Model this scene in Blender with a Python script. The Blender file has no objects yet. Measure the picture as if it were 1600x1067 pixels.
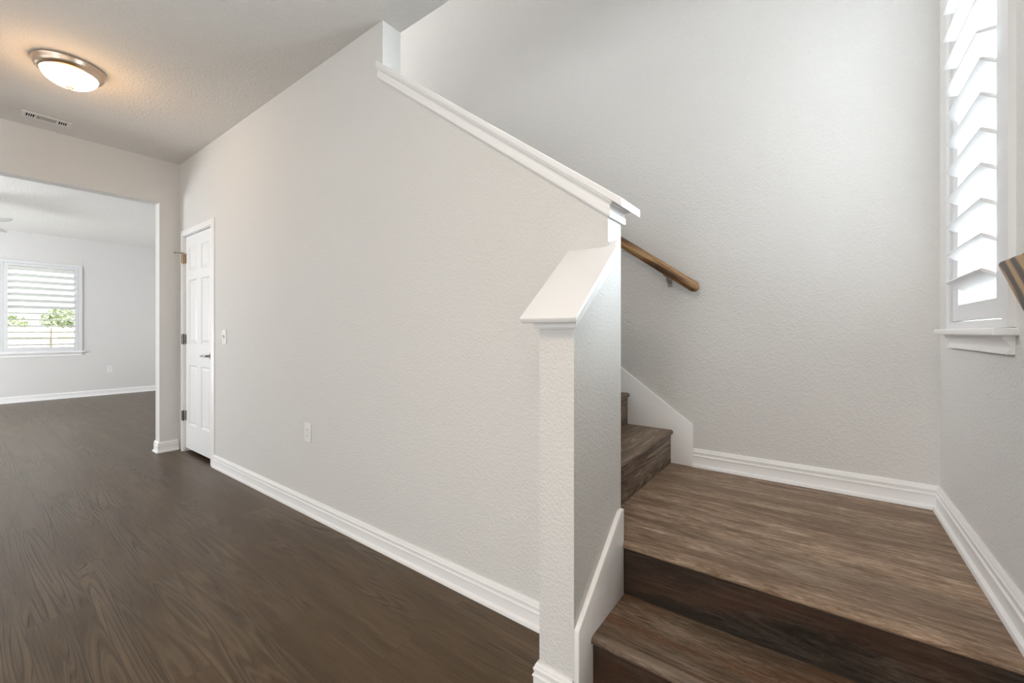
import bpy, bmesh, math, random
from mathutils import Vector, Matrix
C = bpy.context.scene.collection
sc = bpy.context.scene
R = math.radians

# ------------------------------------------------------------------ camera
CAM_H = 1.13
cd = bpy.data.cameras.new('camera'); cam = bpy.data.objects.new('camera', cd); C.objects.link(cam)
cam.location = (0, 0, CAM_H); cam.rotation_euler = (R(90), 0, R(36.5))
cd.sensor_width = 36; cd.lens = 36 * 655 / 1600
cd.shift_y = -14.5 / 1600; cd.clip_start = 0.02; cd.clip_end = 200
sc.camera = cam

# ------------------------------------------------------------------ light and exposure
sc.view_settings.view_transform = 'Standard'; sc.view_settings.look = 'None'
sc.view_settings.exposure = 0.05; sc.view_settings.gamma = 1.0
sc.view_settings.use_curve_mapping = False
w = bpy.data.worlds.new('world'); sc.world = w; w.use_nodes = True
bg = w.node_tree.nodes['Background']
bg.inputs[0].default_value = (0.96, 0.98, 1.0, 1); bg.inputs[1].default_value = 2.1

def area(name, loc, rot, sx, sy, power, col):
    l = bpy.data.lights.new(name, 'AREA'); l.shape = 'RECTANGLE'; l.size = sx; l.size_y = sy
    l.energy = power; l.color = col
    o = bpy.data.objects.new(name, l); C.objects.link(o); o.location = loc; o.rotation_euler = rot
    return o
def aimed(name, loc, at, sx, sy, power, col):
    return area(name, loc, (Vector(at) - Vector(loc)).to_track_quat('-Z', 'Y').to_euler(), sx, sy, power, col)
# high sun behind the house, falling on the yard
sl_ = bpy.data.lights.new('sun', 'SUN'); sl_.energy = 16; sl_.angle = R(1); sl_.color = (1.0, .96, .9)
so = bpy.data.objects.new('sun', sl_); C.objects.link(so); so.rotation_euler = (R(-8), R(32), 0)
# unseen fill panels added behind the camera to light the hall and stairs
area('rear_fill_light', (-.35, -3.05, 1.3), (R(90), 0, 0), .9, 1.9, 33, (.97, 1, 1.02))
area('right_rear_fill_light', (.37, -1.7, 1.5), (0, R(90), 0), 1.6, 1.8, 7, (.85, 1, 1.15))
area('rear_upward_fill_light', (-2.0, -3.0, .8), (R(125), 0, 0), 4.4, 1.2, 8, (1, .98, .95))
# fill added overhead behind the camera, warm like an entry lamp; no fixture
area('overhead_fill_light', (.05, -.75, 2.72), (0, 0, 0), .6, .6, 22, (1.22, 1, .79))
# daylight panel added outside the stair window to brighten the knee wall's side
aimed('stair_window_fill_light', (2.0, 3.5, 2.2), (-.1, 1.7, 1.4), 2.0, 3.2, 1950, (.88, 1.01, 1.08))
# unseen panel added upstairs to fill the stairwell from above
aimed('upper_stair_fill_light', (-6.9, 1.55, 4.5), (0, 2.1, .9), 1.4, 1.3, 280, (1, 1, 1.02))
# fill panels added along the far room's unseen sides
area('far_room_fill_light', (-8.4, -3.0, .9), (R(127), 0, R(22)), 4.2, 1.5, 255, (.96, 1, 1.06))
area('far_side_fill_light', (-8.2, 3.4, 1.0), (R(-125), 0, R(-10)), 3.2, 1.2, 14, (.96, 1, 1.06))

# ------------------------------------------------------------------ node helpers
class NT:
    def __init__(s, name):
        s.m = bpy.data.materials.new(name); s.m.use_nodes = True
        s.t = s.m.node_tree; s.b = s.t.nodes['Principled BSDF']
    def n(s, typ, **kw):
        nd = s.t.nodes.new(typ)
        for k, v in kw.items(): setattr(nd, k, v)
        return nd
    def l(s, a, b): s.t.links.new(a, b)
    def math(s, op, a, b=None, clamp=False):
        nd = s.n('ShaderNodeMath', operation=op, use_clamp=clamp)
        for i, v in enumerate((a, b)):
            if v is None: continue
            if isinstance(v, (int, float)): nd.inputs[i].default_value = v
            else: s.l(v, nd.inputs[i])
        return nd.outputs[0]
    def noise(s, vec, scale, detail=2, rough=.5, dist=0):
        nd = s.n('ShaderNodeTexNoise'); nd.inputs['Scale'].default_value = scale
        nd.inputs['Detail'].default_value = detail; nd.inputs['Roughness'].default_value = rough
        nd.inputs['Distortion'].default_value = dist
        s.l(vec, nd.inputs['Vector']); return nd.outputs[0]
    def ramp(s, fac, stops):
        nd = s.n('ShaderNodeValToRGB'); e = nd.color_ramp.elements
        while len(e) < len(stops): e.new(0.5)
        for el, (p, c) in zip(e, stops):
            el.position = p; el.color = (c[0], c[1], c[2], 1) if not isinstance(c, (int, float)) else (c, c, c, 1)
        s.l(fac, nd.inputs[0]); return nd.outputs[0]
    def mix(s, fac, a, b, mode='MIX'):
        nd = s.n('ShaderNodeMix', data_type='RGBA', blend_type=mode)
        for sock, v in ((nd.inputs[0], fac), (nd.inputs[6], a), (nd.inputs[7], b)):
            if isinstance(v, (int, float)): sock.default_value = v
            elif isinstance(v, tuple): sock.default_value = (*v, 1)
            else: s.l(v, sock)
        return nd.outputs[2]
    def contours(s, vec, n):
        """cathedral grain: rings 0..1 along the level lines of a stretched noise"""
        f = s.math('MULTIPLY', s.noise(vec, 1, 1.6, .35, .25), n * 6.2832)
        return s.math('ADD', s.math('MULTIPLY', s.math('SINE', f), .5), .5)
    def bump(s, h, strength, dist, prev=None):
        nd = s.n('ShaderNodeBump'); nd.inputs['Strength'].default_value = strength
        nd.inputs['Distance'].default_value = dist; s.l(h, nd.inputs['Height'])
        if prev is not None: s.l(prev, nd.inputs['Normal'])
        return nd.outputs[0]
    def coords(s): return s.n('ShaderNodeTexCoord').outputs['Object']
    def scale(s, vec, v, loc=(0, 0, 0)):
        nd = s.n('ShaderNodeMapping'); nd.inputs['Scale'].default_value = v; nd.inputs['Location'].default_value = loc
        s.l(vec, nd.inputs['Vector']); return nd.outputs[0]

def plain(name, col, rough=.5, metal=0, spec=.5):
    t = NT(name); t.b.inputs['Base Color'].default_value = (*col, 1)
    t.b.inputs['Roughness'].default_value = rough; t.b.inputs['Metallic'].default_value = metal
    t.b.inputs['Specular IOR Level'].default_value = spec
    return t.m

def paint(name, col, strength=.35, scale=150, rough=.75):
    t = NT(name); co = t.coords()
    a = t.noise(co, scale, 2, .5, .4); b = t.noise(co, scale * .35, 2, .5, .6)
    h = t.math('ADD', t.ramp(a, [(.36, 0), (.66, 1)]), t.math('MULTIPLY', b, .8))
    v = t.noise(co, 1.3, 2)
    t.l(t.mix(t.math('MULTIPLY', v, .10), col, tuple(c * .9 for c in col)), t.b.inputs['Base Color'])
    t.b.inputs['Roughness'].default_value = rough; t.b.inputs['Specular IOR Level'].default_value = .25
    t.l(t.bump(h, strength, .004), t.b.inputs['Normal'])
    return t.m

def wood_planks(name):
    """dark brown vinyl planks running along X, 18 cm wide"""
    t = NT(name); co = t.coords()
    br = t.n('ShaderNodeTexBrick'); br.offset = .37; br.squash = 1
    t.l(co, br.inputs['Vector'])
    for k, v in (('Color1', (0, 0, 0, 1)), ('Color2', (1, 1, 1, 1)), ('Mortar', (.5, .5, .5, 1))): br.inputs[k].default_value = v
    for k, v in (('Scale', 1), ('Mortar Size', .0012), ('Mortar Smooth', .1), ('Bias', 0), ('Brick Width', 1.22), ('Row Height', .18)): br.inputs[k].default_value = v
    rnd = br.outputs['Color']; groove = br.outputs['Fac']
    sh = t.n('ShaderNodeCombineXYZ'); t.l(t.math('MULTIPLY', rnd, 17.3), sh.inputs[0]); t.l(t.math('MULTIPLY', rnd, 9.1), sh.inputs[1]); t.l(t.math('MULTIPLY', rnd, 5.7), sh.inputs[2])
    ad = t.n('ShaderNodeVectorMath', operation='ADD'); t.l(co, ad.inputs[0]); t.l(sh.outputs[0], ad.inputs[1]); v = ad.outputs[0]
    big = t.noise(t.scale(v, (1.2, 9, 9)), 1, 4, .6, .8)
    mid = t.noise(t.scale(v, (3.5, 45, 45)), 1, 6, .65, 1.2)
    fine = t.noise(t.scale(v, (9, 260, 260)), 1, 3, .6, .3)
    g = t.math('ADD', t.math('MULTIPLY', big, .5), t.math('ADD', t.math('MULTIPLY', mid, .35), t.math('MULTIPLY', fine, .15)))
    col = t.ramp(g, [(.34, (.036, .020, .009)), (.46, (.076, .049, .026)), (.56, (.108, .073, .041)), (.68, (.165, .118, .072))])
    col = t.mix(t.math('MULTIPLY', rnd, .4), col, (.054, .031, .014))
    col = t.mix(t.math('MULTIPLY', groove, .6), col, (.02, .013, .009))
    # cathedral grain pressed into the surface, glints on its ridges painted lighter in patches
    ring = t.contours(t.scale(v, (.55, 9.5, 9.5)), 21)
    patch = t.ramp(t.noise(t.scale(v, (.9, 2.5, 2.5)), 1, 2, .5), [(.46, .1), (.58, 1)])
    line = t.math('MULTIPLY', t.ramp(ring, [(.60, 0), (.92, 1)]), patch)
    col = t.mix(t.math('MULTIPLY', line, .42), col, t.mix(.35, (.02, .012, .007), col))
    col = t.mix(t.math('MULTIPLY', t.math('MULTIPLY', t.ramp(ring, [(.08, 1), (.30, 0)]), patch), .16), col, (.26, .20, .14))
    t.l(col, t.b.inputs['Base Color'])
    h = t.math('ADD', t.math('MULTIPLY', line, -.6), t.math('MULTIPLY', mid, .5))
    nb = t.bump(h, .55, .004)
    nb = t.bump(t.math('SUBTRACT', 1, groove), .6, .001, nb)
    t.l(nb, t.b.inputs['Normal'])
    t.l(t.math('ADD', t.math('MULTIPLY', mid, .16), .28), t.b.inputs['Roughness'])
    t.b.inputs['Specular Tint'].default_value = (1.0, .82, .64, 1)
    t.b.inputs['Specular IOR Level'].default_value = .5
    return t.m

def wood_step(name, along, red=0.0, gain=1.0, seed=0, con=1.0, lime=.3):
    """weathered brown vinyl with streaks along the given axis"""
    t = NT(name); co = t.coords()
    def st(a, b): return tuple(a if ax == along else b for ax in 'XYZ')
    off = (seed * 3.7, seed * 1.9, seed * 2.3)
    # uneven plank-wide bands
    band = t.noise(t.scale(co, st(.8, 8), off), 1, 2, .5, .4)
    big = t.noise(t.scale(co, st(2.6, 15), off), 1, 7, .68, 1.5)
    mid = t.noise(t.scale(co, st(9, 62), off), 1, 7, .72, 1.8)
    fine = t.noise(t.scale(co, st(28, 240), off), 1, 5, .7, 1.0)
    fleck = t.noise(t.scale(co, st(38, 120), off), 1, 4, .7, 1.6)
    g = t.math('ADD', t.math('MULTIPLY', big, .40), t.math('ADD', t.math('MULTIPLY', mid, .36), t.math('MULTIPLY', fine, .24)))
    k = gain
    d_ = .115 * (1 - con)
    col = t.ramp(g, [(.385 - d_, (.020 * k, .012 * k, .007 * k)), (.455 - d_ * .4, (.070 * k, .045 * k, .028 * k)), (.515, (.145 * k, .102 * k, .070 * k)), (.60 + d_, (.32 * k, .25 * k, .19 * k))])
    col = t.mix(t.ramp(band, [(.40, 0), (.60, .8)]), col, t.mix(.7, col, (.062 * k, .042 * k, .028 * k), 'MIX'))
    rd = t.noise(t.scale(co, st(1.3, 6), (off[1], off[0], 0)), 1, 3, .6, .5)
    if red > 0:
        col = t.mix(t.math('MULTIPLY', t.ramp(rd, [(.45, 0), (.62, 1)]), red), col, t.mix(.6, col, (.17, .066, .026)))
    ring = t.contours(t.scale(co, st(.7, 9), off), 18)
    patch = t.ramp(t.noise(t.scale(co, st(2, 6), (off[2], off[0], off[1])), 1, 3, .6), [(.45, 0), (.62, 1)])
    col = t.mix(t.math('MULTIPLY', t.math('MULTIPLY', t.ramp(ring, [(.66, 0), (.95, 1)]), patch), lime), col, (.34 * min(1, k), .28 * min(1, k), .22 * min(1, k)))
    col = t.mix(t.ramp(fleck, [(.64, 0), (.72, .6)]), col, (.36 * min(1, k * 1.2), .29 * min(1, k * 1.2), .23 * min(1, k * 1.2)))
    t.l(col, t.b.inputs['Base Color'])
    t.l(t.bump(t.math('ADD', mid, t.math('MULTIPLY', fine, .6)), .5, .0018), t.b.inputs['Normal'])
    t.b.inputs['Roughness'].default_value = .5; t.b.inputs['Specular IOR Level'].default_value = .28
    return t.m

def wood_rail(name, rot, wscale, wmix):
    """stained oak, tan between dark cathedral lines; rot lays the grain along the rail"""
    t = NT(name); co = t.coords()
    mp = t.n('ShaderNodeMapping'); mp.inputs['Rotation'].default_value = rot; t.l(co, mp.inputs['Vector'])
    v = mp.outputs[0]
    wv = t.n('ShaderNodeTexWave', wave_type='BANDS', bands_direction='Z', wave_profile='SIN')
    wv.inputs['Scale'].default_value = wscale; wv.inputs['Distortion'].default_value = 16; wv.inputs['Detail'].default_value = 2.5
    wv.inputs['Detail Scale'].default_value = .55
    t.l(t.scale(v, (.30, .6, 1)), wv.inputs['Vector'])
    n = t.noise(t.scale(v, (6, 130, 130)), 1, 6, .7, 1.0)
    n2 = t.noise(t.scale(v, (3, 40, 40)), 1, 4, .6, .6)
    g = t.math('ADD', t.math('MULTIPLY', wv.outputs['Fac'], wmix), t.math('ADD', t.math('MULTIPLY', n, .62 - wmix * .5), t.math('MULTIPLY', n2, .42 - wmix * .5)))
    col = t.ramp(g, [(.38, (.030, .014, .006)), (.45, (.11, .050, .019)), (.52, (.26, .130, .048)), (.64, (.46, .29, .14))])
    t.l(col, t.b.inputs['Base Color'])
    t.l(t.bump(n, .25, .001), t.b.inputs['Normal'])
    t.b.inputs['Roughness'].default_value = .42
    return t.m

def glass(name):
    t = NT(name); out = t.t.nodes['Material Output']
    tr = t.n('ShaderNodeBsdfTransparent'); gl = t.n('ShaderNodeBsdfGlossy'); gl.inputs['Roughness'].default_value = .02
    mx = t.n('ShaderNodeMixShader'); mx.inputs[0].default_value = .06
    t.l(tr.outputs[0], mx.inputs[1]); t.l(gl.outputs[0], mx.inputs[2]); t.l(mx.outputs[0], out.inputs[0])
    return t.m

M = {}
M['wall'] = paint('wall_paint', (.71, .70, .68), .34, 105)
M['ceil'] = paint('ceiling_paint', (.78, .765, .735), .5, 85, .85)
M['trim'] = plain('white_trim_paint', (.87, .865, .86), .38)
M['door'] = plain('white_door_paint', (.83, .835, .835), .36)
M['shutter'] = plain('white_shutter_paint', (.74, .745, .75), .45)
M['plastic'] = plain('white_plastic', (.80, .80, .79), .35)
M['slot'] = plain('dark_slot', (.02, .02, .02), .8, 0, .1)
M['nickel'] = plain('satin_nickel', (.34, .31, .28), .32, 1)
M['bronze'] = plain('aged_brass', (.42, .27, .14), .35, 1)
M['floor'] = wood_planks('dark_vinyl_planks')
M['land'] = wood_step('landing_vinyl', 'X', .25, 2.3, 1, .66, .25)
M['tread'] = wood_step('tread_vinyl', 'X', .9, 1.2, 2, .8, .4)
M['riser'] = wood_step('shaded_riser_vinyl', 'X', .35, .25, 3, .9, .5)  # darker wood, with the shade on the risers also put into the colour
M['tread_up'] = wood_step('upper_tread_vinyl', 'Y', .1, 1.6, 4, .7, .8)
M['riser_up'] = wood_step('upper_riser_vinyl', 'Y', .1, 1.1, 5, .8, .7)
M['rail_left'] = wood_rail('oak_left', (0, R(-36), 0), 5, .16)
M['rail_right'] = wood_rail('oak_right', (R(-36), 0, R(-90)), 7, .36)
M['lamplit_nickel'] = plain('lamplit_brushed_nickel', (.60, .47, .36), .3, 1)  # nickel with the lamp's warm reflection put into its colour
M['dark_nickel'] = plain('dark_hinge_metal', (.16, .145, .13), .4, 1)
M['glass'] = glass('window_glass')
M['vinyl_sash'] = plain('white_sash', (.8, .8, .8), .4)

# ------------------------------------------------------------------ mesh helpers
def box(bm, x0, y0, z0, x1, y1, z1, bev=0.0, seg=2):
    vs = [bm.verts.new(p) for p in ((x0, y0, z0), (x1, y0, z0), (x1, y1, z0), (x0, y1, z0), (x0, y0, z1), (x1, y0, z1), (x1, y1, z1), (x0, y1, z1))]
    fs = [bm.faces.new([vs[i] for i in f]) for f in ((0, 3, 2, 1), (4, 5, 6, 7), (0, 1, 5, 4), (1, 2, 6, 5), (2, 3, 7, 6), (3, 0, 4, 7))]
    if bev > 0:
        es = {e for f in fs for e in f.edges}
        bmesh.ops.bevel(bm, geom=list(es), offset=bev, segments=seg, profile=.5, affect='EDGES')

def prism(bm, pts, f0, f1):
    """pts: 2-D outline; f0, f1 map a 2-D point to its 3-D place on the two ends"""
    a = [bm.verts.new(f0(p)) for p in pts]; b = [bm.verts.new(f1(p)) for p in pts]
    bm.faces.new(a); bm.faces.new(b[::-1])
    n = len(pts)
    for i in range(n): bm.faces.new((a[i], b[i], b[(i + 1) % n], a[(i + 1) % n]))

def loft(bm, rings, close=True, cap=True):
    vr = [[bm.verts.new(p) for p in r] for r in rings]
    n = len(rings[0])
    for a, b in zip(vr, vr[1:]):
        for i in range(n if close else n - 1): bm.faces.new((a[i], a[(i + 1) % n], b[(i + 1) % n], b[i]))
    if cap: bm.faces.new(vr[0][::-1]); bm.faces.new(vr[-1])

def tube(bm, pts, rad, n=12, squash=1.0):
    pts = [Vector(p) for p in pts]; rings = []
    for i, p in enumerate(pts):
        d = (pts[min(i + 1, len(pts) - 1)] - pts[max(i - 1, 0)]).normalized()
        u = d.cross(Vector((0, 0, 1)));
        if u.length < 1e-3: u = d.cross(Vector((0, 1, 0)))
        u.normalize(); v = u.cross(d).normalized()
        r = rad[i] if isinstance(rad, (list, tuple)) else rad
        rings.append([p + u * (math.cos(2 * math.pi * k / n) * r * squash) + v * (math.sin(2 * math.pi * k / n) * r) for k in range(n)])
    loft(bm, rings)

def lathe(bm, prof, c, n=48, axis='Z'):
    """prof: (radius, offset along the axis)"""
    def P(r, h, a):
        x, y = r * math.cos(a), r * math.sin(a)
        return Vector(c) + (Vector((x, y, h)) if axis == 'Z' else Vector((x, h, y)) if axis == 'Y' else Vector((h, x, y)))
    rings = [[P(max(r, 1e-4), h, 2 * math.pi * k / n) for k in range(n)] for r, h in prof]
    loft(bm, rings)

def sweep(bm, path, prof, z=0.0):
    """prof (out, up) run along a flat path with mitred corners; out is to the right of travel"""
    P = [Vector(p) for p in path]; rings = []
    for i, p in enumerate(P):
        ds = []
        if i > 0: ds.append((P[i] - P[i - 1]).normalized())
        if i < len(P) - 1: ds.append((P[i + 1] - P[i]).normalized())
        ns = [Vector((d.y, -d.x)) for d in ds]
        n = ns[0] if len(ns) == 1 else (ns[0] + ns[1]) / (1 + ns[0].dot(ns[1]))
        rings.append([Vector((p.x + n.x * o, p.y + n.y * o, z + u)) for o, u in prof])
    loft(bm, rings)

def slab(bm, place, t0, t1, u0, u1, v0, v1, holes=()):
    """a wall of thickness t0..t1 with rectangular holes (u0, v0, u1, v1); place maps (u, v, t) to 3-D"""
    us = sorted({u0, u1, *[h[i] for h in holes for i in (0, 2)]}); vs = sorted({v0, v1, *[h[i] for h in holes for i in (1, 3)]})
    us = [u for u in us if u0 <= u <= u1]; vs = [v for v in vs if v0 <= v <= v1]
    cache = {}
    def V(i, j, t):
        k = (i, j, t)
        if k not in cache: cache[k] = bm.verts.new(place(us[i], vs[j], t))
        return cache[k]
    def full(i, j):
        if not (0 <= i < len(us) - 1 and 0 <= j < len(vs) - 1): return False
        cu, cv = (us[i] + us[i + 1]) / 2, (vs[j] + vs[j + 1]) / 2
        return not any(h[0] < cu < h[2] and h[1] < cv < h[3] for h in holes)
    for i in range(len(us) - 1):
        for j in range(len(vs) - 1):
            if not full(i, j): continue
            for t in (t0, t1): bm.faces.new((V(i, j, t), V(i + 1, j, t), V(i + 1, j + 1, t), V(i, j + 1, t)))
            for di, dj, a, b in ((-1, 0, (i, j), (i, j + 1)), (1, 0, (i + 1, j), (i + 1, j + 1)), (0, -1, (i, j), (i + 1, j)), (0, 1, (i, j + 1), (i + 1, j + 1))):
                if not full(i + di, j + dj): bm.faces.new((V(*a, t0), V(*b, t0), V(*b, t1), V(*a, t1)))

def obj(name, bm, mat, parent=None, smooth=False, angle=None):
    bmesh.ops.recalc_face_normals(bm, faces=bm.faces)
    me = bpy.data.meshes.new(name); bm.to_mesh(me); bm.free()
    if smooth or angle:
        for p in me.polygons: p.use_smooth = True
        if angle: me.set_sharp_from_angle(angle=R(angle))
    me.materials.append(mat)
    o = bpy.data.objects.new(name, me); C.objects.link(o)
    if parent: o.parent = parent; o.location = -Vector(WORLD(parent))
    return o
def WORLD(o):
    p = Vector((0, 0, 0))
    while o: p += o.location; o = o.parent
    return p
def thing(name, label, cat, loc=(0, 0, 0), group=None):
    o = bpy.data.objects.new(name, None); C.objects.link(o); o.empty_display_size = .1; o.location = loc
    o['label'] = label; o['category'] = cat
    if group: o['group'] = group
    return o
def tag(o, label, cat, group=None):
    o['label'] = label; o['category'] = cat
    if group: o['group'] = group
    return o
def struct(name, bm, mat, label, cat, **kw):
    o = obj(name, bm, mat, **kw); o['kind'] = 'structure'; o['label'] = label; o['category'] = cat; return o
def structroot(name, label, cat, loc=(0, 0, 0)):
    o = thing(name, label, cat, loc); o['kind'] = 'structure'; return o
NB = bmesh.new

# ------------------------------------------------------------------ the place
HY, HB = 1.35, 1.464          # hall wall: hall face, stair face
XE = -.59                     # its right-hand end
XL = -5.0                     # wall with the wide opening
XR, YB = .40, 2.50            # window wall, stairwell back wall
CH, CT, TOP = 2.75, 3.05, 5.5
KX, KY = -.711, 1.105         # knee wall: left face, front face
XF, Y0, YF = -10.4, -3.2, 3.6
LZ, RISE, RUN = .38, .19, .257
def rake(x): return 1.616 + .7285 * (XE - x)     # top of the sloped cap over the hall wall
def knee(y): return 1.173 + .826 * (y - 1.043)   # top of the knee wall's cap

bm = NB(); box(bm, XF - .12, Y0 - .12, -.12, XR + .12, YF + .12, 0)
struct('floor', bm, M['floor'], 'dark brown wood plank floor running down the hall into the far room', 'floor')
bm = NB(); slab(bm, lambda u, v, t: (u, v, t), CH, CT, XF - .12, XR + .12, Y0 - .12, YF + .12, [(-4.1, HB, XR + .12, YF + .12)])
struct('ceiling', bm, M['ceil'], 'textured pale grey ceiling over the hall and far room', 'ceiling')
bm = NB(); box(bm, -7.2, Y0, TOP, XR + .12, YB + .12, TOP + .15)
struct('ceiling_upper', bm, M['ceil'], 'pale ceiling high above the stairwell', 'ceiling')

dx0, dx1, dz = -4.89, -4.165, 2.045
bm = NB()
pts = [(XL - .06, 0), (dx0, 0), (dx0, dz), (dx1, dz), (dx1, 0), (XE, 0), (XE, rake(XE) - .03), (-1.834, rake(-1.834) - .03), (-1.834, CH), (XL - .06, CH)]
prism(bm, pts, lambda p: (p[0], HY, p[1]), lambda p: (p[0], HB, p[1]))
struct('wall_middle', bm, M['wall'], 'long textured greige hall wall with a sloped top beside the stairs', 'wall')
bm = NB()
pts = [(KY, 0), (HY, 0), (HY, knee(HY) - .03), (KY, knee(KY) - .03)]
prism(bm, pts, lambda p: (KX, p[0], p[1]), lambda p: (XE, p[0], p[1]))
struct('wall_knee', bm, M['wall'], 'short textured knee wall jutting forward beside the lowest steps', 'wall')
bm = NB(); slab(bm, lambda u, v, t: (t, u, v), XL - .12, XL, Y0, YF, 0, CH, [(-.6, -1, 1.194, 2.345)])
struct('wall_left', bm, M['wall'], 'wall at hall end with wide cased opening to the far room', 'wall')
bm = NB()
pts = [(XL, 0), (XR + .12, 0), (XR + .12, TOP), (-7.2, TOP), (-7.2, CT), (XL, CT)]
prism(bm, pts, lambda p: (p[0], YB, p[1]), lambda p: (p[0], YB + .12, p[1]))
struct('wall_back', bm, M['wall'], 'tall textured grey wall behind the stairs carrying the handrail', 'wall')
wy0, wy1, wz0, wz1 = 1.66, 2.285, 1.142, 2.92
bm = NB(); slab(bm, lambda u, v, t: (t, u, v), XR, XR + .12, Y0, YB, 0, TOP, [(wy0, wz0, wy1, wz1)])
struct('wall_right', bm, M['wall'], 'greige wall on the right with the shuttered stair window', 'wall')
bm = NB(); slab(bm, lambda u, v, t: (t, u, v), XF - .12, XF, Y0, YF, 0, CH, [(-.29, .83, 1.38, 2.245)])
struct('wall_far', bm, M['wall'], 'cool grey end wall of the far room with the shuttered window', 'wall')
bm = NB(); slab(bm, lambda u, v, t: (u, t, v), Y0 - .12, Y0, XF - .12, XR + .12, 0, TOP, [(-9.6, .7, -6, 2.4), (-4.4, .7, -.8, 2.4)])  # bare openings added out of view so sky light can enter
struct('wall_rear', bm, M['wall'], 'wall behind the camera with openings added to let in sky light', 'wall')
bm = NB(); box(bm, XF, YF, 0, XL - .12, YF + .12, CH)
struct('wall_side', bm, M['wall'], 'right side wall of the far room hidden by the opening', 'wall')
bm = NB(); box(bm, -4.1, HB, 0, -4.0, YB, CH)  # unseen, added to keep stairwell light out of the gap under the door
struct('wall_closet_blocker', bm, M['wall'], 'closet side wall added behind the white door to block stairwell light', 'wall')
bm = NB(); box(bm, -7.2, Y0, CT, -7.08, YB, TOP)
struct('wall_upper', bm, M['wall'], 'upper floor wall high at the stair top', 'wall')

# ---- baseboards
BP = [(0, 0), (.026, 0), (.026, .006), (.0235, .013), (.0145, .019), (.014, .021), (.014, .056), (.017, .059), (.017, .063), (.0125, .067), (.0125, .074), (.0145, .078), (.0145, .084), (.011, .088), (.0105, .092), (.006, .1), (0, .1)]
for nm, path, z, lab in (
    ('baseboard_middle', [(-4.113, HY), (KX, HY), (KX, KY), (XE - .001, KY)], 0, 'white stepped baseboard along the hall wall and around the knee wall'),
    ('baseboard_left', [(XL - .12, 1.194), (XL, 1.194), (XL, HY - .012)], 0, 'short white baseboard wrapping the opening corner beside the door'),
    ('baseboard_back', [(-.581, YB), (XR, YB), (XR, 1.445)], LZ, 'white stepped baseboard around the stair landing'),
    ('baseboard_far', [(XF, Y0), (XF, YF)], 0, 'white baseboard under the far room window')):
    bm = NB(); sweep(bm, path, BP, z); struct(nm, bm, M['trim'], lab, 'baseboard', angle=25)

# ---- skirt boards
def bevel_all(bm, off, seg=2):
    bmesh.ops.recalc_face_normals(bm, faces=bm.faces)
    bmesh.ops.bevel(bm, geom=bm.edges[:], offset=off, segments=seg, profile=.5, affect='EDGES')
bm = NB()
pts = [(1.102, 0), (1.102, .252), (1.425, .496), (1.452, .496), (1.452, .0)]
prism(bm, pts, lambda p: (XE + .0005, p[0], p[1]), lambda p: (XE + .018, p[0], p[1])); bevel_all(bm, .004)
struct('trim_1', bm, M['trim'], 'white angled skirt board on the knee wall beside the lowest steps', 'skirt board', angle=40)
bm = NB()
sk = lambda x: .612 + .72 * (-.581 - x)
pts = [(-.581, LZ - .02), (-.581, .612), (-2.4, sk(-2.4)), (-2.4, sk(-2.4) - .6), (-.95, LZ - .02)]
prism(bm, pts, lambda p: (p[0], YB - .018, p[1]), lambda p: (p[0], YB - .0005, p[1])); bevel_all(bm, .004)
struct('trim_2', bm, M['trim'], 'white angled skirt board on the back wall beside the upper steps', 'skirt board', angle=40)

# ------------------------------------------------------------------ staircase
SX0 = XE + .018
st = thing('staircase', 'brown wood-look stairs with a landing turning left behind the knee wall', 'stairs', (-.1, 1.2, 0))
def nosed(bm, a0, a1, zt, th, f, back):
    """tread outline: nose at a0 (rounded), back at a1; f maps (a, z, end) to 3-D"""
    r = th / 2; arc = [(a0 + r * (1 - math.sin(t)) if back > 0 else a0 - r * (1 - math.sin(t)), zt - r + r * math.cos(t)) for t in [math.pi * k / 8 for k in range(9)]]
    pts = arc + [(a1, zt - th), (a1, zt)]
    prism(bm, pts, lambda p: f(p, 0), lambda p: f(p, 1))
# first flight
N1, N2 = 1.182, 1.440
bm = NB(); nosed(bm, N1, N2 + .014, RISE, .026, lambda p, e: (SX0 if e == 0 else XR - .003, p[0], p[1]), 1)
obj('tread', bm, M['tread'], st, angle=30)
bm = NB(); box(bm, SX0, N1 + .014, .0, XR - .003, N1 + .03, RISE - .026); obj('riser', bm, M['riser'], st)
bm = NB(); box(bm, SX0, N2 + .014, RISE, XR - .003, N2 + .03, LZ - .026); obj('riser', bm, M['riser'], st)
# landing with its nose strip
bm = NB()
nosed(bm, N2, N2 + .085, LZ, .026, lambda p, e: (SX0 if e == 0 else XR - .003, p[0], p[1]), 1)
obj('landing_nosing', bm, M['land'], st, angle=30)
bm = NB()
pts = [(-.72, HB + .002), (SX0, HB + .002), (SX0, N2 + .0855), (XR - .003, N2 + .0855), (XR - .003, YB - .002), (-.72, YB - .002)]
prism(bm, pts, lambda p: (p[0], p[1], LZ - .02), lambda p: (p[0], p[1], LZ))
obj('landing', bm, M['land'], st)
# upper flight
for k in range(8):
    nx = -.686 - RUN * k; z = LZ + RISE * (k + 1)
    bm = NB(); nosed(bm, nx, nx - RUN - .014, z, .026, lambda p, e: (p[0], HB + .002 if e == 0 else YB - .019, p[1]), -1)
    obj('tread', bm, M['tread_up'], st, angle=30)
    bm = NB(); box(bm, nx - .03, HB + .002, z - RISE, nx - .014, YB - .019, z - .026); obj('riser', bm, M['riser_up'], st)

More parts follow.
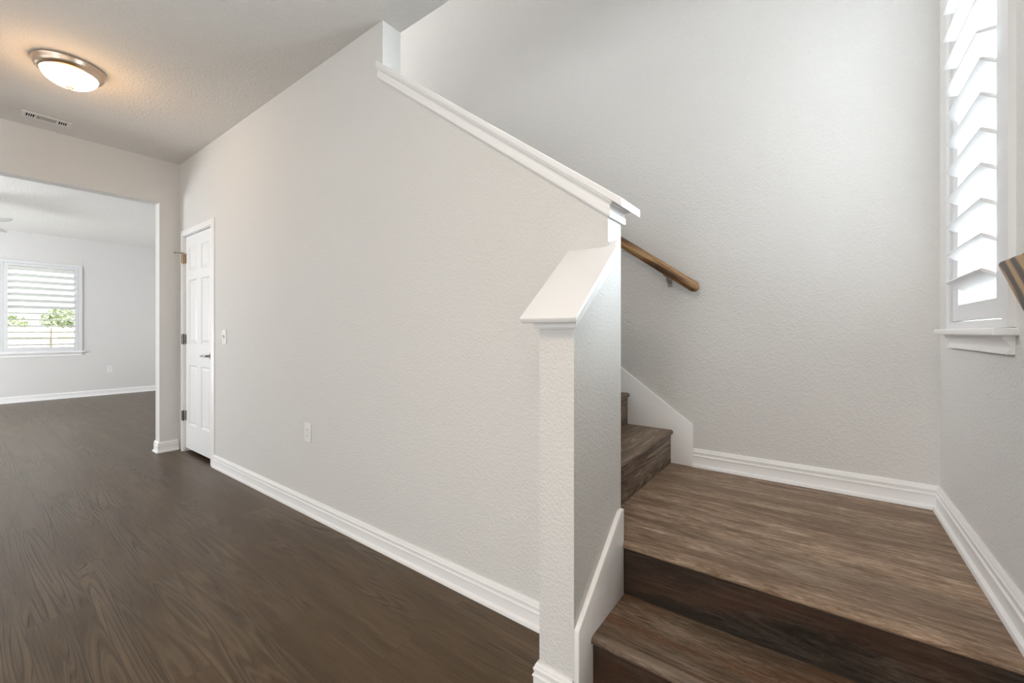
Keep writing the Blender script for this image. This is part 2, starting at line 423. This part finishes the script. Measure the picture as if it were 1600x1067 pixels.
# ------------------------------------------------------------------ sloped wall caps
MP = [(.0006, .024), (.024, .024), (.024, .034), (.020, .037), (.0125, .046), (.010, .056), (.010, .060), (.0135, .063), (.0135, .082), (.010, .088), (.0006, .088)]   # out, drop below the board's top
cp = thing('sloped_ledge', 'long white molded ledge on the sloped top of the hall wall', 'ledge', (-1.2, 1.4, 2.0)); cp['kind'] = 'thing'
bm = NB()
x0, x1 = -1.85, -.528
xn = -1.833                                    # notched where it butts the full-height wall
plan = [(x0, 1.318), (x1, 1.318), (x1, 1.494), (xn, 1.494), (xn, 1.3493), (x0, 1.3493)]
prism(bm, plan, lambda p: (p[0], p[1], rake(p[0])), lambda p: (p[0], p[1], rake(p[0]) - .0285))
bmesh.ops.recalc_face_normals(bm, faces=bm.faces)
bmesh.ops.bevel(bm, geom=[e for e in bm.edges if min(v.co.x for v in e.verts) > xn + .001 or max(v.co.y for v in e.verts) < 1.32], offset=.004, segments=2, profile=.5, affect='EDGES')

obj('cap_board', bm, M['trim'], cp, angle=40)
bm = NB()
loft(bm, [[(-1.862, HY - d, rake(-1.862) - t) for d, t in MP], [(XE + d, HY - d, rake(XE + d) - t) for d, t in MP], [(XE + d, HB + d, rake(XE + d) - t) for d, t in MP]])
obj('molding', bm, M['trim'], cp, angle=25)
bm = NB()
loft(bm, [[(-1.833, HB + d, rake(-1.833) - t) for d, t in MP], [(XE + d, HB + d, rake(XE + d) - t) for d, t in MP]])
obj('molding', bm, M['trim'], cp, angle=25)

cp2 = thing('sloped_ledge', 'short white molded ledge sloping down over the knee wall', 'ledge', (-.65, 1.2, 1.2)); cp2['kind'] = 'thing'
bm = NB()
o = [(1.043, knee(1.043)), (HY - .001, knee(HY - .001)), (HY - .001, knee(HY - .001) - .026), (1.055, knee(1.043) - .018)]
prism(bm, o, lambda p: (-.746, p[0], p[1]), lambda p: (-.553, p[0], p[1])); bevel_all(bm, .005, 3)
o = [(HY - .001, knee(HY)), (1.376, knee(1.376)), (1.376, knee(1.376) - .026), (HY - .001, knee(HY) - .026)]
prism(bm, o, lambda p: (XE + .001, p[0], p[1]), lambda p: (-.563, p[0], p[1]))
obj('cap_board', bm, M['trim'], cp2, angle=40)
bm = NB()
MK = [(d, t) for d, t in MP]
loft(bm, [[(KX - d, HY - .001, knee(HY) - t) for d, t in MK], [(KX - d, KY - d, knee(KY) - t + .004) for d, t in MK], [(XE + d, KY - d, knee(KY) - t + .004) for d, t in MK], [(XE + d, 1.374, knee(1.374) - t) for d, t in MK]])
obj('molding', bm, M['trim'], cp2, angle=25)

# ------------------------------------------------------------------ door
d1 = structroot('door_1', 'narrow white six panel closet door at the end of the hall wall', 'door', (-4.53, HY, 0))
lx0, lx1, lz0, lz1, lf = -4.877, -4.178, .035, 2.033, 1.362
cas = [(0, 0), (.0, .012), (.006, .016), (.014, .016), (.040, .013), (.046, .010), (.051, .010), (.057, .007), (.057, 0)]
bm = NB()   # casing legs and head as one mitred frame: (across from opening outward, proud)
cx0, cx1, cz = -4.886, -4.170, 2.040
loft(bm, [[(cx0 - a, HY - p, 0) for a, p in cas], [(cx0 - a, HY - p, cz + a) for a, p in cas], [(cx1 + a, HY - p, cz + a) for a, p in cas], [(cx1 + a, HY - p, 0) for a, p in cas]])
obj('casing', bm, M['trim'], d1, angle=30)
bm = NB()
for a in ((dx0, HY - .001, 0, lx0 - .003, HB, dz), (lx1 + .003, HY - .001, 0, dx1, HB, dz), (lx0 - .003, HY - .001, lz1 + .004, lx1 + .003, HB, dz),
          (lx0 - .003, lf + .037, 0, lx0 + .02, lf + .05, lz1), (lx1 - .02, lf + .037, 0, lx1 + .003, lf + .05, lz1), (lx0, lf + .037, lz1 - .02, lx1, lf + .05, lz1 + .004)):
    box(bm, *a)
obj('jamb', bm, M['trim'], d1)
panels = [(a, c, b, d) for a, b in ((-4.787, -4.583), (-4.478, -4.276)) for c, d in ((1.705, 1.925), (1.020, 1.620), (.262, .822))]
bm = NB()
slab(bm, lambda u, v, t: (u, t, v), lf, lf + .012, lx0, lx1, lz0, lz1, panels)
box(bm, lx0, lf + .0125, lz0, lx1, lf + .035, lz1)
for a, c, b, d in panels:
    rr = [(0, 0), (.012, .009), (.020, .0095), (.036, .003), (.037, .003)]
    rings = [[(a + i, lf + t, c + i), (b - i, lf + t, c + i), (b - i, lf + t, d - i), (a + i, lf + t, d - i)] for i, t in rr]
    vr = [[bm.verts.new(p) for p in r] for r in rings]
    for q, s in zip(vr, vr[1:]):
        for i in range(4): bm.faces.new((q[i], q[(i + 1) % 4], s[(i + 1) % 4], s[i]))
    bm.faces.new(vr[-1])
leaf = obj('door_leaf', bm, M['door'], d1)
for z, mt in ((1.83, 'bronze'), (1.065, 'dark_nickel'), (.34, 'dark_nickel')):
    bm = NB()
    lathe(bm, [(.0, -.05), (.005, -.049), (.0075, -.045), (.0075, -.016), (.007, -.015), (.0075, -.014), (.0075, .014), (.007, .015), (.0075, .016), (.0075, .045), (.005, .049), (0, .05)], (lx0 - .001, HY - .006, z), 14)
    box(bm, lx0 + .001, lf - .0025, z - .045, lx0 + .022, lf + .001, z + .045)
    box(bm, lx0 - .020, HY - .0165, z - .045, lx0 - .002, HY - .006, z + .045)
    h = obj('hinge', bm, M[mt], leaf)
    if mt == 'bronze':
        h['label'] = 'brass coloured hinge with a door stop pin'
        bm = NB(); tube(bm, [(lx0, HY - .008, z + .052), (lx0 - .03, HY - .04, z + .052), (lx0 - .045, HY - .06, z + .052)], .004, 8)
        lathe(bm, [(0, 0), (.009, .001), (.009, .012), (0, .013)], (lx0 - .045, HY - .066, z + .052), 12, 'Y'); obj('door_stop', bm, M['nickel'], leaf)
bm = NB(); hx, hz = -4.225, .925
lathe(bm, [(0, 0), (.031, 0), (.031, -.006), (.026, -.011), (.012, -.013), (.011, -.045), (.0, -.046)], (hx, lf, hz), 24, 'Y')
tube(bm, [(hx + .012, lf - .040, hz), (hx, lf - .046, hz), (hx - .05, lf - .050, hz + .001), (hx - .10, lf - .048, hz - .003), (hx - .118, lf - .044, hz - .006)], [.009, .010, .009, .008, .005], 12)
obj('handle', bm, M['nickel'], leaf, angle=40)

# ------------------------------------------------------------------ electrical plates
def plate(name, label, cat, c, axis, kind, group=None):
    """axis 'y': on the hall wall facing -Y; 'x': on the far wall facing +X"""
    t = thing(name, label, cat, c, group)
    def P(u, o, z): return (c[0] + u, c[1] - o, c[2] + z) if axis == 'y' else (c[0] + o, c[1] + u, c[2] + z)
    def bx(bm, u0, o0, z0, u1, o1, z1, bev=0):
        a, b = P(u0, o0, z0), P(u1, o1, z1)
        box(bm, *[min(p, q) for p, q in zip(a, b)], *[max(p, q) for p, q in zip(a, b)], bev)
    bm = NB(); bx(bm, -.037, 0.0, -.058, .037, .0065, .058, .0022); obj('plate', bm, M['plastic'], t)
    bm = NB(); ax = 'Y' if axis == 'y' else 'X'; s = -1 if axis == 'y' else 1
    if kind == 'outlet':
        for z in (-.0195, .0195):
            bm = NB()
            pts = [(.0165 * math.cos(q), max(-.0125, min(.0125, .0165 * math.sin(q)))) for q in [2 * math.pi * k / 24 for k in range(24)]]
            prism(bm, pts, lambda p: P(p[0], .006, z + p[1]), lambda p: P(p[0], .009, z + p[1]))
            rc = obj('receptacle', bm, M['plastic'], t)
            bm = NB(); bx(bm, -.0075, .0088, z - .001, -.0055, .0094, z + .008); bx(bm, .0055, .0088, z - .001, .0075, .0094, z + .007)
            bx(bm, -.002, .0088, z - .009, .002, .0094, z - .005); obj('slot', bm, M['slot'], rc)
        bm = NB(); lathe(bm, [(0, 0), (.003, 0), (.003, s * .0012), (0, s * .0016)], P(0, .0065, 0), 10, ax); obj('screw', bm, M['nickel'], t)
    else:
        bm = NB(); bx(bm, -.006, .006, -.0125, .006, .0072, .0125); obj('toggle_frame', bm, M['slot'], t)
        bm = NB(); pts = [(.006, -.010), (.0065, .009), (.016, .016), (.0175, .011), (.010, -.008)]
        prism(bm, pts, lambda p: P(-.0045, p[0], p[1]), lambda p: P(.0045, p[0], p[1])); obj('toggle', bm, M['plastic'], t)
        for z in (-.030, .030):
            bm = NB(); lathe(bm, [(0, 0), (.003, 0), (.003, s * .0012), (0, s * .0016)], P(0, .0065, z), 10, ax); obj('screw', bm, M['nickel'], t)
plate('light_switch', 'white toggle light switch on the hall wall right of the door', 'light switch', (-3.902, HY, 1.092), 'y', 'switch')
plate('wall_outlet', 'white duplex outlet low on the long hall wall', 'outlet', (-2.583, HY, .503), 'y', 'outlet')
plate('wall_outlet', 'small white outlet on the far room wall right of the window', 'outlet', (XF, 1.775, .467), 'x', 'outlet')

# ------------------------------------------------------------------ handrails
UL = Vector((-1, 0, .715)).normalized()
hr = thing('handrail', 'stained oak handrail with a rounded end on the stairwell back wall', 'handrail', (-.55, 2.43, 1.36))
bm = NB()
e = Vector((-.540, 2.43, 1.362)); nv = Vector((.715, 0, 1)).normalized(); sv = Vector((0, 1, 0)); rings = []
for s, k in ((0.0, .05), (.002, .35), (.007, .62), (.015, .84), (.024, .96), (.032, 1), (2.6, 1)):
    c = e + UL * s
    rings.append([c + sv * (.024 * k * math.copysign(abs(math.cos(a)) ** .8, math.cos(a))) + nv * (.029 * k * math.copysign(abs(math.sin(a)) ** .8, math.sin(a))) for a in [2 * math.pi * j / 24 for j in range(24)]])
loft(bm, rings); obj('rail', bm, M['rail_left'], hr, angle=50)
for bxx in (-.705, -2.1):
    zc = 1.362 + .715 * (-.540 - bxx)
    br = bmesh.new()
    prism(br, [(-.011, -.028), (.011, -.028), (.014, 0), (.011, .028), (-.011, .028), (-.014, 0)], lambda p: (bxx - .004 + p[0], YB - .0005, zc - .062 + p[1]), lambda p: (bxx - .004 + p[0], YB - .006, zc - .062 + p[1]))
    tube(br, [(bxx - .004, YB - .005, zc - .062), (bxx - .003, YB - .035, zc - .070), (bxx, YB - .062, zc - .060), (bxx, YB - .070, zc - .042), (bxx, YB - .070, zc - .030)], [.0075, .006, .006, .0055, .0055], 10)
    tube(br, [Vector((bxx, YB - .070, zc - .034)) - UL * .022, Vector((bxx, YB - .070, zc - .034)) + UL * .022], .007, 8)
    for q in (-.019, .019): lathe(br, [(0, 0), (.004, 0), (.004, .004), (0, .005)], (bxx - .004, YB - .010, zc - .062 + q), 8, 'Y')
    obj('bracket', br, M['nickel'], hr, angle=40)

rr_ = thing('handrail', 'thick oak handrail end with bold grain below the stair window at right edge', 'handrail', (.33, 1.2, 1.1))
bm = NB()
tip = Vector((0, 1.436, 1.284)); sl = .735
pts = [(tip.y, tip.z), (tip.y - .014, tip.z + .006), (tip.y - .155, tip.z + .006), (.62, tip.z + .006 - sl * (tip.y - .155 - .62)), (.62, tip.z - sl * (tip.y - .62))]
prism(bm, pts, lambda p: (.322, p[0], p[1]), lambda p: (.368, p[0], p[1])); bevel_all(bm, .006, 3)
obj('rail', bm, M['rail_right'], rr_, angle=40)
bm = NB()
for yy in (.80,):
    zc = tip.z - sl * (tip.y - yy)
    lathe(bm, [(0, 0), (.028, 0), (.028, -.005), (.012, -.009), (0, -.01)], (XR, yy, zc - .05), 16, 'X')
    tube(bm, [(XR - .006, yy, zc - .05), (.36, yy, zc - .055), (.345, yy, zc - .02), (.345, yy, zc + .01)], .0065, 10)
obj('bracket', bm, M['nickel'], rr_, angle=40)

# ------------------------------------------------------------------ stair window and its shutter
w1 = structroot('window_1', 'tall narrow stair window with white sill on the right wall', 'window', (XR, 1.97, 1.14))
bm = NB()
sx = XR + .085
slab(bm, lambda u, v, t: (t, u, v), sx, sx + .03, wy0, wy1, wz0, wz1, [(wy0 + .045, wz0 + .05, wy1 - .045, 1.98), (wy0 + .045, 2.03, wy1 - .045, wz1 - .05)])
obj('sash', bm, M['vinyl_sash'], w1)
bm = NB(); box(bm, sx + .012, wy0 + .04, wz0 + .04, sx + .016, wy1 - .04, wz1 - .04); obj('pane', bm, M['glass'], w1)
bm = NB(); box(bm, .354, 1.613, 1.121, XR + .08, 2.325, 1.1415, .004, 3); obj('sill', bm, M['trim'], w1, angle=40)
AP = [(0, 0), (.026, 0), (.026, -.008), (.020, -.012), (.013, -.020), (.0105, -.027), (.012, -.030), (.019, -.034), (.012, -.047), (.010, -.049), (0, -.049)]
AP = [(0, 0), (.013, 0), (.013, -.010), (.009, -.014), (.005, -.024), (.005, -.027), (.011, -.033), (.013, -.038), (.013, -.045), (.010, -.049), (0, -.049)]
AP = [(0, 0), (.022, 0), (.022, -.010), (.0185, -.013), (.012, -.020), (.0085, -.028), (.0075, -.031), (.0145, -.044), (.0145, -.049), (0, -.049)]
bm = NB(); prism(bm, AP, lambda p: (XR - p[0], 1.638, 1.121 + p[1]), lambda p: (XR - p[0], 2.292, 1.121 + p[1])); obj('apron', bm, M['trim'], w1, angle=30)

def louver_ring(c, depth, th, ang, f):
    """flat leaf section with tapered edges; ang tilts the room-side edge up"""
    h = depth / 2; sec = [(-h, th * .20), (-h + .0025, th * .32), (-h * .5, th * .46), (0, th * .5), (h * .5, th * .46), (h - .0025, th * .32), (h, th * .20), (h, -th * .20), (h - .0025, -th * .32), (h * .5, -th * .46), (0, -th * .5), (-h * .5, -th * .46), (-h + .0025, -th * .32), (-h, -th * .20)]
    ca, sa = math.cos(ang), math.sin(ang)
    return [f(c[0] + a * ca - b * sa, c[1] + a * sa + b * ca) for a, b in sec]

def shutter(label, y0, y1, z0, z1, xface, sgn, stile, rail, zs, depth, tilts, parent_frame=None, group=None):
    """panel between y0..y1, z0..z1; xface its room face; sgn +1 when the room is toward +X"""
    t = thing('shutter_panel', label, 'shutter', (xface, (y0 + y1) / 2, z0), group)
    xb = xface - sgn * .027
    xa, xb2 = min(xface, xb), max(xface, xb)
    for a, b in ((y0, y0 + stile), (y1 - stile, y1)):
        bm = NB(); box(bm, xa, a, z0, xb2, b, z1, .002); obj('stile', bm, M['shutter'], t)
    for a, b in ((z0, z0 + rail), (z1 - rail, z1)):
        bm = NB(); box(bm, xa + .002, y0 + stile, a, xb2 - .002, y1 - stile, b, .0015); obj('panel_rail', bm, M['shutter'], t)
    xc = (xa + xb2) / 2
    for z, an in zip(zs, tilts):
        bm = NB()
        r = [louver_ring((0, z), depth,   .0127, an, lambda a, b, y=y: (xc + sgn * a, y, b)) for y in (y0 + stile + .0015, y1 - stile - .0015)]
        loft(bm, r); obj('louver', bm, M['shutter'], t, angle=50)
    return t

# frame of the stair shutter (L section standing a little proud of the wall)
bm = NB()
slab(bm, lambda u, v, t: (t, u, v), .386, XR + .03, 1.634, 2.305, wz0 + .0005, wz1 + .03, [(1.682, 1.166, 2.262, wz1 - .02)])
bmesh.ops.recalc_face_normals(bm, faces=bm.faces)
obj('shutter_frame', bm, M['shutter'], w1)
p0 = 1.308
zs = [p0 - .022 + .1008 * k for k in range(15)]
shutter('white louvered shutter panel filling the stair window', 1.686, 2.258, 1.170, wz1 - .024, .3945, -1, .0775, .058, zs, .104, [R(30) if k < 7 else R(2) for k in range(15)])

# ------------------------------------------------------------------ far room window and shutters
w2 = structroot('window_2', 'wide white framed window on the far room end wall', 'window', (XF, .54, .8))
bm = NB(); slab(bm, lambda u, v, t: (t, u, v), XF - .11, XF - .08, -.29, 1.38, .83, 2.245, [(-.24, .88, .52, 2.195), (.57, .88, 1.33, 2.195)]); obj('sash', bm, M['vinyl_sash'], w2)
for a, b in ((-.245, .525), (.565, 1.335)):
    bm = NB(); box(bm, XF - .097, a, .875, XF - .093, b, 2.2); obj('pane', bm, M['glass'], w2)
bm = NB(); slab(bm, lambda u, v, t: (t, u, v), XF - .03, XF + .016, -.335, 1.422, .806, 2.285, [(-.288, .832, 1.376, 2.243)]); obj('shutter_frame', bm, M['shutter'], w2)
bm = NB(); box(bm, XF - .08, -.37, .782, XF + .045, 1.452, .806, .004, 3); obj('sill', bm, M['trim'], w2)
bm = NB(); prism(bm, AP, lambda p: (XF + p[0], -.335, .782 + p[1] * 1.1), lambda p: (XF + p[0], 1.42, .782 + p[1] * 1.1)); obj('apron', bm, M['trim'], w2)
zs2 = [.925 + .1025 * k for k in range(13)]
tl = [R(9)] * 6 + [R(26)] * 7
shutter('white louvered shutter panel right of the center line in the far window', .5455, 1.374, .834, 2.241, XF + .010, 1, .043, .043, zs2, .095, tl, group='far window shutters')
shutter('white louvered shutter panel at the photo left edge in the far window', -.286, .5415, .834, 2.241, XF + .010, 1, .043, .043, zs2, .095, tl, group='far window shutters')

# ------------------------------------------------------------------ hall ceiling lamp
def emis(name, col, s):
    t = NT(name); t.b.inputs['Base Color'].default_value = (.9, .88, .85, 1); t.b.inputs['Roughness'].default_value = .3
    t.b.inputs['Emission Color'].default_value = (*col, 1); t.b.inputs['Emission Strength'].default_value = s
    return t.m
lc = (-3.68, .450, CH)
cl = thing('ceiling_light', 'glowing frosted dome light with brushed nickel rim on the hall ceiling', 'ceiling light', lc)
bm = NB(); lathe(bm, [(.02, -.0005), (.150, -.0005), (.158, -.004), (.160, -.012), (.156, -.020), (.154, -.032), (.147, -.046), (.136, -.055), (.128, -.057), (.124, -.054), (.122, -.040), (.02, -.020)], lc, 64); obj('rim', bm, M['lamplit_nickel'], cl, angle=35)
prof = [(.1265 * math.cos(a), -.050 - .080 * math.sin(a)) for a in [math.pi / 2 * k / 12 for k in range(13)]]
bm = NB(); lathe(bm, [(.02, -.046)] + [(r, h) for r, h in prof if r > .002] + [(.001, -.130)], lc, 64); obj('glass_bowl', bm, emis('lit_frosted_glass', (1.0, .88, .74), 3.0), cl, smooth=True)
bm = NB(); lathe(bm, [(0.0, -.128), (.0155, -.1285), (.017, -.132), (.014, -.138), (.008, -.142), (.0, -.143)], lc, 16); obj('finial', bm, M['lamplit_nickel'], cl, smooth=True)
pl = bpy.data.lights.new('ceiling_lamp_glow', 'POINT'); pl.energy = 5; pl.color = (1.0, .58, .26); pl.shadow_soft_size = .12
po = bpy.data.objects.new('ceiling_lamp_glow', pl); C.objects.link(po); po.location = (lc[0], lc[1], CH - .24)

# ------------------------------------------------------------------ ceiling vent
vc = (-4.735, .457)
vt = thing('air_vent', 'white rectangular air vent register on the ceiling beyond the dome light', 'air vent', (*vc, CH))
bm = NB(); W, L_ = .056, .128
slab(bm, lambda u, v, t: (vc[0] + u, vc[1] + v, t), CH - .006, CH - .0005, -W, W, -L_, L_, [(-.034, -.104, .034, -.062), (-.036, -.050, .036, .050), (-.034, .062, .034, .104)])
obj('register_frame', bm, M['plastic'], vt)
bm = NB(); box(bm, vc[0] - .04, vc[1] - .11, CH - .0022, vc[0] + .04, vc[1] + .11, CH - .0004); obj('duct_shade', bm, M['slot'], vt)  # black sheet stands in for the shade inside the vent
for k in range(4):
    x = vc[0] - .021 + .014 * k
    bm = NB(); prism(bm, [(x - .0006, CH - .0045), (x + .0004, CH - .0045), (x + .0008, CH - .0021), (x - .0002, CH - .0021)], lambda p: (p[0], vc[1] - .050, p[1]), lambda p: (p[0], vc[1] + .050, p[1])); obj('slat', bm, M['plastic'], vt)
for s in (-1, 1):
    for k in range(3):
        y = vc[1] + s * (.0725 + .0105 * k)
        bm = NB(); prism(bm, [(y - .002, CH - .0056), (y + .002, CH - .0056), (y + .0015, CH - .0021), (y - .0015, CH - .0021)], lambda p: (vc[0] - .034, p[0], p[1]), lambda p: (vc[0] + .034, p[0], p[1])); obj('slat', bm, M['plastic'], vt)

# ------------------------------------------------------------------ ceiling fan in the far room
fc = (-7.81, -.10, 2.40)
fn = thing('ceiling_fan', 'white ceiling fan blade tips in the far room at the photo left edge', 'ceiling fan', (fc[0], fc[1], CH))
bm = NB(); lathe(bm, [(.0, CH - .0005), (.07, CH - .0005), (.065, CH - .04), (.03, CH - .06), (.015, CH - .065), (.015, 2.50), (0, 2.50)], (fc[0], fc[1], 0), 24); obj('downrod', bm, M['plastic'], fn, angle=35)
bm = NB(); lathe(bm, [(0, 2.51), (.06, 2.505), (.11, 2.48), (.12, 2.43), (.11, 2.39), (.06, 2.365), (0, 2.36)], (fc[0], fc[1], 0), 32); obj('motor', bm, M['plastic'], fn, angle=35)
for k in range(5):
    a = R(90 + 36 + 72 * k); ca, sa = math.cos(a), math.sin(a)
    bm = NB(); out = [(.10, -.045), (.55, -.07)] + [(.60 + .075 * math.sin(q), -.07 * math.cos(q)) for q in [math.pi * j / 10 for j in range(1, 10)]] + [(.55, .07), (.10, .045)]
    f = lambda p, dz: (fc[0] + p[0] * ca - p[1] * sa, fc[1] + p[0] * sa + p[1] * ca, fc[2] + dz + p[1] * .5)
    prism(bm, out, lambda p: f(p, -.004), lambda p: f(p, .004)); obj('blade', bm, M['plastic'], fn)

# ------------------------------------------------------------------ outside the far window
M['fence'] = (lambda t: (t.l(t.ramp(t.noise(t.scale(t.coords(), (30, 6, .8)), 1, 4, .6), [(.3, (.50, .44, .40)), (.7, (.62, .57, .53))]), t.b.inputs['Base Color']), t.m)[1])(NT('weathered_fence'))
M['post'] = plain('cedar_post', (.66, .50, .40), .7)
M['lawn'] = (lambda t: (t.l(t.ramp(t.noise(t.coords(), 3, 5, .6), [(.3, (.10, .16, .05)), (.7, (.22, .28, .10))]), t.b.inputs['Base Color']), t.m)[1])(NT('lawn_grass'))
M['leaf'] = (lambda t: (t.l(t.ramp(t.noise(t.coords(), 4, 3, .6), [(.3, (.34, .42, .26)), (.7, (.55, .62, .42))]), t.b.inputs['Base Color']), t.m)[1])(NT('bush_leaf'))
M['bark'] = plain('bark', (.13, .09, .06), .9)
bm = NB(); box(bm, -40, -20, -.62, XF - .2, 20, -.5)
o = obj('lawn', bm, M['lawn']); o['kind'] = 'stuff'; tag(o, 'grass yard outside the far room window', 'lawn')
FX = -17.0
fe = thing('garden_fence', 'pale board fence in the yard outside the far window', 'fence', (FX, .5, -.5))
rnd = random.Random(4)
bm = NB(); y = -6.0
while y < 6:
    zt = 1.27 + rnd.uniform(-.015, .015)
    prism(bm, [(y, -.5), (y + .137, -.5), (y + .137, zt - .03), (y + .11, zt), (y + .03, zt), (y, zt - .03)], lambda p: (FX, p[0], p[1]), lambda p: (FX - .018, p[0], p[1])); y += .142
obj('fence_board', bm, M['fence'], fe)
for z in (-.2, .4, 1.0):
    bm = NB(); box(bm, FX, -6, z, FX + .04, 6, z + .09); obj('fence_rail', bm, M['fence'], fe)
for k in range(-2, 3):
    y = 1.73 + 2.4 * k
    bm = NB(); box(bm, FX + .04, y, -.5, FX + .13, y + .1, 1.32); obj('post', bm, M['post'], fe)
def bush(label, x, y, z, r, n, seed):
    t = thing('tree', label, 'tree', (x, y, -.5), 'trees beyond the fence'); q = random.Random(seed)
    bm = NB(); tube(bm, [(x, y, -.497), (x + .05, y, z * .5), (x, y, z)], [.05, .04, .02], 8); obj('trunk', bm, M['bark'], t)
    bm = NB()
    for i in range(n):
        while True:
            v = Vector((q.uniform(-1, 1), q.uniform(-1, 1), q.uniform(-1, 1)))
            if .35 < v.length < 1: break
        c = Vector((x + v.x * r, y + v.y * r * 1.2, z + v.z * r * .75)); s = q.uniform(.06, .12)
        a = Vector((q.uniform(-1, 1), q.uniform(-1, 1), q.uniform(-1, 1))).normalized(); b = a.cross(Vector((q.uniform(-1, 1), q.uniform(-1, 1), .3))).normalized()
        nrm = a.cross(b) * s * .2
        bm.faces.new([bm.verts.new(p) for p in (c - a * s, c - b * s * .45 + nrm, c + a * s, c + b * s * .45 + nrm)])
    obj('foliage', bm, M['leaf'], t)
bush('round leafy tree beyond the fence, farthest right in the window', -20.5, 2.45, 1.55, .52, 900, 1)
bush('middle leafy tree beyond the fence near the window center', -20.9, 1.1, 1.3, .52, 900, 2)
bush('leafy tree beyond the fence at the window left', -20.7, -.3, 1.4, .52, 900, 3)
